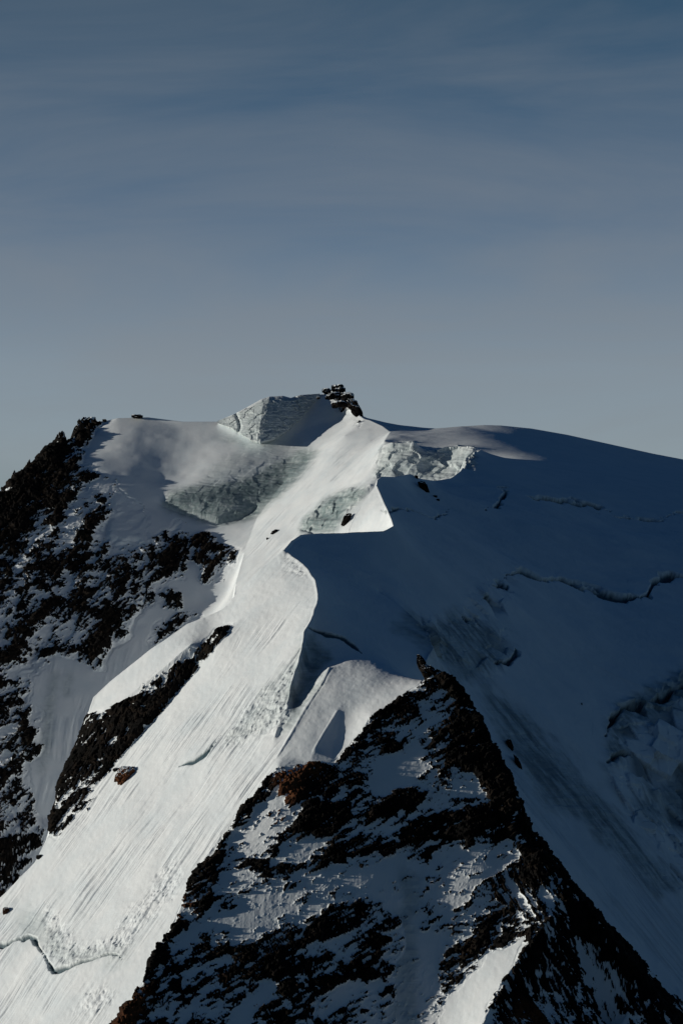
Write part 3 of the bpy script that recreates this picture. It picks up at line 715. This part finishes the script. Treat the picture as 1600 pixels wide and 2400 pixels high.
Ymid = GY[:-1, :-1]
hidden_row = Ymid > 1e9
tag(build('snow_ridge', (FR_ == 0) & (Ymid < 1960)), kind='structure')
tag(build('summit_slopes', (FR_ == 0) & (Ymid >= 1960)), kind='structure')
tag(build('rock_buttress', FR_ == 1), 'large triangular buttress of snow-streaked dark rock filling the bottom foreground', 'rock face')
tag(build('rock_wall', FR_ == 2), 'narrow slanting band of black rock crossing the bright snow flank', 'rock face')
tag(build('rock_ridge', FR_ == 3), 'jagged snow-dusted rock ridge descending the left skyline', 'rock face')
tag(build('rock_outcrop', FR_ == 4), 'dark snow-dusted rocks at the foot of the far gully by the left edge', 'rock face')

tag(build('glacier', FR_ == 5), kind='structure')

# valley floor far below, reaching the horizon
m_, t_ = new_mat('valley_ground')
p_ = t_.nodes.new('ShaderNodeBsdfPrincipled'); nn_ = t_.nodes.new('ShaderNodeTexNoise'); nn_.inputs['Scale'].default_value = .004; nn_.inputs['Detail'].default_value = 8
g_ = t_.nodes.new('ShaderNodeNewGeometry'); t_.links.new(g_.outputs['Position'], nn_.inputs['Vector'])
r_ = t_.nodes.new('ShaderNodeValToRGB'); r_.color_ramp.elements[0].position = .45; r_.color_ramp.elements[0].color = (.03, .035, .03, 1)
r_.color_ramp.elements[1].position = .62; r_.color_ramp.elements[1].color = (.06, .065, .07, 1)
t_.links.new(nn_.outputs['Fac'], r_.inputs['Fac']); t_.links.new(r_.outputs[0], p_.inputs['Base Color']); p_.inputs['Roughness'].default_value = .9
o_ = t_.nodes.new('ShaderNodeOutputMaterial'); t_.links.new(p_.outputs[0], o_.inputs['Surface'])
n = 80; g = np.linspace(-1, 1, n); g = np.sign(g)*np.abs(g)**2*30000
VX, VY = np.meshgrid(g, g+1500)
VZ = -1500+250*fbm(VX/2500, VY/2500, VX*0, 4, 900)
me = bpy.data.meshes.new('valley_ground')
idx = np.arange(n*n).reshape(n, n)
me.from_pydata(np.stack([VX, VY, VZ], -1).reshape(-1, 3).tolist(), [], np.stack([idx[:-1, :-1], idx[:-1, 1:], idx[1:, 1:], idx[1:, :-1]], -1).reshape(-1, 4).tolist())
for p in me.polygons: p.use_smooth = True
me.materials.append(m_)
tag(bpy.data.objects.new('valley_ground', me), kind='structure'); C.collection.objects.link(bpy.data.objects['valley_ground'])

# ------------------------------------------------------------------ rocks, pinnacles and the ice cliff that stand on the mountain
def ground_y(x, d):
    """terrain height (world Z) at photo column x and distance d"""
    c = np.searchsorted(xs, x); r = np.searchsorted(ds, d); return float(POS[min(r, NR-1), min(c, NC-1), 2])
def find_d(x, y, lo, hi):
    """first distance between lo and hi at which the ground reaches the sight line through (x, y)"""
    c = min(np.searchsorted(xs, x), NC-1); r0, r1 = np.searchsorted(ds, [lo, hi])
    p = POS[r0:r1, c]; py = YH - p[:, 2]/p[:, 1]*F_PX
    k = np.nonzero(py <= y)[0]
    return float(p[k[0], 1]) if len(k) else None
import bmesh
def ico(sub):
    bm = bmesh.new(); bmesh.ops.create_icosphere(bm, subdivisions=sub, radius=1.0)
    v = np.array([q.co[:] for q in bm.verts]); f = [[w.index for w in q.verts] for q in bm.faces]; bm.free(); return v, f
ICO = {k: ico(k) for k in (3, 4, 5)}
def rock_object(name, x, y, wpx, hpx, d, seed, lean=0.0, sharp=0.0, red=0.0, sub=4, snow=.35, depth=.8, spikes=0.0):
    """an angular rock; (x, y) is its middle in the photo, wpx x hpx its size there, d its distance"""
    v, f = ICO[sub]; v = v.copy(); s_ = d/F_PX
    sx_, sz_ = wpx*s_/2, hpx*s_/2; sy_ = max(sx_, sz_*.6)*depth
    n1 = facets(v[:, 0]*1.1+seed*3.1, v[:, 1]*1.1, v[:, 2]*1.1+seed, seed, 1.2)
    n2 = facets(v[:, 0]*2.6+seed, v[:, 1]*2.6, v[:, 2]*2.6, seed+31, 1.2)
    n3 = fbm(v[:, 0]*5, v[:, 1]*5, v[:, 2]*5+seed, 3, seed+61)
    rad = 1+.26*n1+.16*n2+.07*n3
    w_ = v*rad[:, None]
    w_ = np.clip(w_, -1.05, 1.05)
    up = np.clip(w_[:, 2], 0, 1)
    w_[:, 0] *= 1-sharp*up; w_[:, 1] *= 1-sharp*up
    if spikes: w_[:, 2] += spikes*up*np.maximum(0, facets(w_[:, 0]*2.2+seed, w_[:, 1]*.8, w_[:, 0]*0, seed+80, .4))
    w_ = w_*np.array([sx_, sy_, sz_]); w_[:, 0] += lean*w_[:, 2]
    me = bpy.data.meshes.new(name); me.from_pydata(w_.tolist(), [], f)
    nrm = np.zeros(len(w_)*3); me.vertices.foreach_get('normal', nrm); nz_ = nrm.reshape(-1, 3)[:, 2]
    sc_ = np.where(nz_ > .78-snow*.6, -1, 1)*1.0
    for nm, A in (('rock', np.clip(sc_*.4+.1*n3, -1, 1)), ('ice', nz_*0), ('red', nz_*0+red)):
        a = me.attributes.new(nm, 'FLOAT', 'POINT'); a.data.foreach_set('value', A.astype(np.float32))
    me.materials.append(MAT)
    o = bpy.data.objects.new(name, me); C.collection.objects.link(o)
    o.location = ((x-CX)*s_, d, (YH-y)*s_)
    return o
def put(name, x, y, w, h, lo, hi, seed, label, cat='rock', group=None, off=0.0, **k):
    d = find_d(x, y+h*.15, lo, hi) if hi > lo else lo
    if d is None: d = (lo+hi)/2; print('no ground at', x, y)
    return tag(rock_object(name, x, y, w, h, d+off, seed, **k), label, cat, group)

G1 = 'dark rocks capping the summit'
put('summit_rock', 777, 897, 31.2, 26.4, 2520, 2520, 1, 'topmost of the summit rocks, a black block against the sky', group=G1)
put('summit_rock', 750, 899, 20.4, 14.4, 2518, 2518, 2, 'small black rock at the left end of the summit, just left of the topmost block', group=G1)
put('summit_rock', 764, 909, 31.2, 16.8, 2510, 2510, 3, 'slanting black rock in the snow just below the topmost summit block', group=G1, lean=.6)
put('summit_rock', 797, 914, 30, 27.6, 2505, 2505, 4, 'squarish dark rock on the right shoulder of the summit', group=G1)
put('summit_rock', 779, 929, 37.2, 16.8, 2498, 2498, 5, 'wide low dark rock beneath the squarish one on the summit', group=G1)
put('summit_rock', 731, 914, 9, 6, 2512, 2512, 6, 'tiny dark rock alone at the far left of the summit rocks', group=G1)
put('rock_rib', 815, 938, 26, 42, 2476, 2476, 7, 'steep dark rib dropping to the right below the summit rocks', 'rock', lean=-.45, sub=5)
put('rock_tower', 194, 996, 50, 74, 2556, 2556, 11, 'blocky dark rock tower standing at the top of the left ridge beside the snow dome', 'rock tower', lean=.18, sub=5, sharp=.12, snow=.15)
put('rock_pinnacle', 140, 1018, 32, 46, 2516, 2516, 12, 'pointed rock knob on the left ridge just below the blocky tower', 'rock pinnacle', sharp=.5, sub=5, spikes=.4)
put('rock_pinnacle', 62, 1080, 17, 50, 2480, 2480, 13, 'thin sharp rock spike sticking up midway along the left skyline', 'rock pinnacle', sharp=.75, lean=.25)
put('rock_pinnacle', 34, 1103, 18, 44, 2474, 2474, 14, 'short rock fang near the left edge of the skyline, lower than the thin spike', 'rock pinnacle', sharp=.7)
put('boulder', 315, 957, 26, 10, 2538, 2538, 15, 'flat dark boulder lying on the snowy skyline left of the ice cliff', 'boulder', snow=0)
put('boulder', 241, 966, 10, 7, 2546, 2546, 16, 'tiny dark boulder on the snow edge right beside the blocky tower', 'boulder', snow=0)
put('boulder', 286, 1784, 42, 46, 1150, 1330, 17, 'reddish brown boulder poking out of the bright snow flank below the black band', 'boulder', red=.8, sub=5, lean=.2)
put('boulder', 265, 1768, 13, 10, 1150, 1330, 18, 'little dark boulder just left of the reddish boulder on the bright flank', 'boulder', snow=0, off=0.0)
put('boulder', 16, 2093, 17, 18, 1150, 1330, 19, 'small dark boulder alone on the open snow at the left picture edge above the crevasse', 'boulder', red=.3, snow=0, off=0.0)
put('boulder', 91, 1969, 15, 12, 1150, 1330, 20, 'small dark rock on the upper rim of the bright flank near its lower left end', 'boulder', snow=0, off=0.0)
put('boulder', 795, 1195, 17, 32, 2200, 2420, 21, 'black upright rock set in the grey ice between the two lit snow slopes', 'boulder', lean=.35, snow=0)
G2 = 'dark rocks in the shaded glacier below the ice bay'
put('glacier_rock', 955, 1098, 9, 12, 1600, 1900, 22, 'small dark rock right on the rim under the ice bay', group=G2, snow=0)
put('glacier_rock', 973, 1121, 19, 34, 1600, 1900, 23, 'largest dark rock in the shaded snow below the ice bay', group=G2, lean=-.35, snow=.1)
put('glacier_rock', 998, 1141, 11, 8, 1550, 1900, 24, 'small rock next down the slope from the largest glacier rock', group=G2, snow=0)
put('glacier_rock', 1005, 1149, 8, 7, 1550, 1900, 25, 'lowest and smallest rock of the little group below the ice bay', group=G2, snow=0)
put('rock_spike', 968, 1524, 22, 40, 1193, 1193, 26, 'dark rock prong rising behind the apex of the foreground buttress', 'rock', lean=-.35, sharp=.45, sub=5, snow=0)
put('rock_spike', 986, 1548, 34, 40, 1191, 1191, 27, 'dark angular rock shoulder just below the prong at the apex', 'rock', lean=-.5, sub=5, snow=0)
put('rock_islet', 1170, 1712, 14, 30, 1200, 1400, 28, 'upper dark rock islet in the shaded slope right of the buttress', group='rock islets right of the buttress', lean=-.3, snow=0)
put('rock_islet', 1188, 1752, 12, 40, 1200, 1400, 29, 'lower long rock islet in the shaded slope right of the buttress', group='rock islets right of the buttress', lean=-.35, snow=0)
put('boulder', 1335, 1618, 3, 8, 1300, 1600, 30, 'tiny dark upright rock alone on the shaded glacier at right', 'boulder', snow=0)
G3 = 'rocks scattered on the far lit slope'
put('boulder', 630, 1222, 13, 12, 2200, 2450, 31, 'larger of the two dark rocks on the far lit slope', 'boulder', G3, lean=.8, snow=0)
put('boulder', 614, 1238, 5, 7, 2200, 2450, 32, 'smaller dark rock just below its neighbour on the far lit slope', 'boulder', G3)

# hanging ice cliff left of the summit
def serac():
    tx = [500, 540, 575, 600, 618, 650, 668, 676, 690, 735]; ty = [967, 950, 931, 917, 911, 909, 914, 911, 907, 904]
    bx_ = [500, 530, 552, 575, 597, 625, 655, 685, 708, 735]; by_ = [972, 982, 996, 1010, 1015, 1009, 992, 966, 940, 910]
    kx = [500, 540, 580, 600, 612, 640, 680, 735]; kb = [0, 15, 29, 34, 34, 27, 14, 0]
    nx, nt, nb = 320, 110, 14
    X = np.linspace(500, 735, nx)
    T = np.linspace(0, 1, nt); co = []; ice = []
    top = np.interp(X, tx, ty); bot = np.interp(X, bx_, by_)
    # the ridge between lit and dim face leans: lower down it lies further left
    for t in T:
        y = bot+(top-bot)*t
        sh = (t-.6)*16
        b = np.interp(X-sh, kx, kb)*(.80+.2*math.sin(min(t*1.5, 1)*math.pi/2))
        b *= 1-.35*max(0, (t-.85)/.15)**2
        d = np.array([BB(a, c) for a, c in zip(X, y)]) - 2 - b
        zc = (YH-y)/F_PX*d; xc = (X-CX)/F_PX*d
        lay = fbm(xc/40, d/40, (zc-.12*xc+1.5*fbm(xc/12, d/12, zc/12, 2, 951))/2.0, 4, 950, .6); fc = facets(xc/6+.3*fbm(xc/5, d/5, zc/5, 2, 953), d/7, zc/13, 955); f2 = facets(xc/2.6, d/2.6, zc/2.2, 965)
        notch = -5*np.exp(-((X-547-4*math.sin(t*5))/3.2)**2) - 3*np.exp(-((X-678-6*(1-t)*3)/3)**2)*(t > .45)
        k = np.clip(np.interp(X, kx, kb)/10, 0, 1)
        d = d - k*(1.2*lay + 1.2*fc + .3*f2 + notch)
        co.append(np.stack([(X-CX)/F_PX*d, d, (YH-y)/F_PX*d], -1)); ice.append(np.full(nx, .6 if t < .93 else .6*(1-t)/.07))
    back = co[-1]
    for j in range(1, nb):                      # top of the block, running back into the slope
        q = back.copy(); q[:, 1] += j*3.2; q[:, 2] -= .02*j*j; co.append(q); ice.append(np.zeros(nx))
    P3 = np.concatenate(co); n_r = len(co)
    # underside goes straight back too
    und = co[0].copy(); und[:, 1] += 45; P3 = np.concatenate([und, P3]); ice = [np.ones(nx)]+ice; n_r += 1
    g = np.arange(n_r*nx).reshape(n_r, nx)
    q = np.stack([g[:-1, :-1], g[:-1, 1:], g[1:, 1:], g[1:, :-1]], -1).reshape(-1, 4)
    me = bpy.data.meshes.new('ice_cliff'); me.from_pydata(P3.tolist(), [], q.tolist())
    for nm, A in (('rock', -np.ones(len(P3))), ('ice', np.concatenate(ice)), ('red', np.zeros(len(P3)))):
        a = me.attributes.new(nm, 'FLOAT', 'POINT'); a.data.foreach_set('value', A.astype(np.float32))
    for p in me.polygons: p.use_smooth = True
    me.materials.append(MAT)
    o = bpy.data.objects.new('ice_cliff', me); C.collection.objects.link(o)
    tag(o, 'bulging block of layered pale ice hanging on the ridge left of the summit', 'ice cliff')
serac()
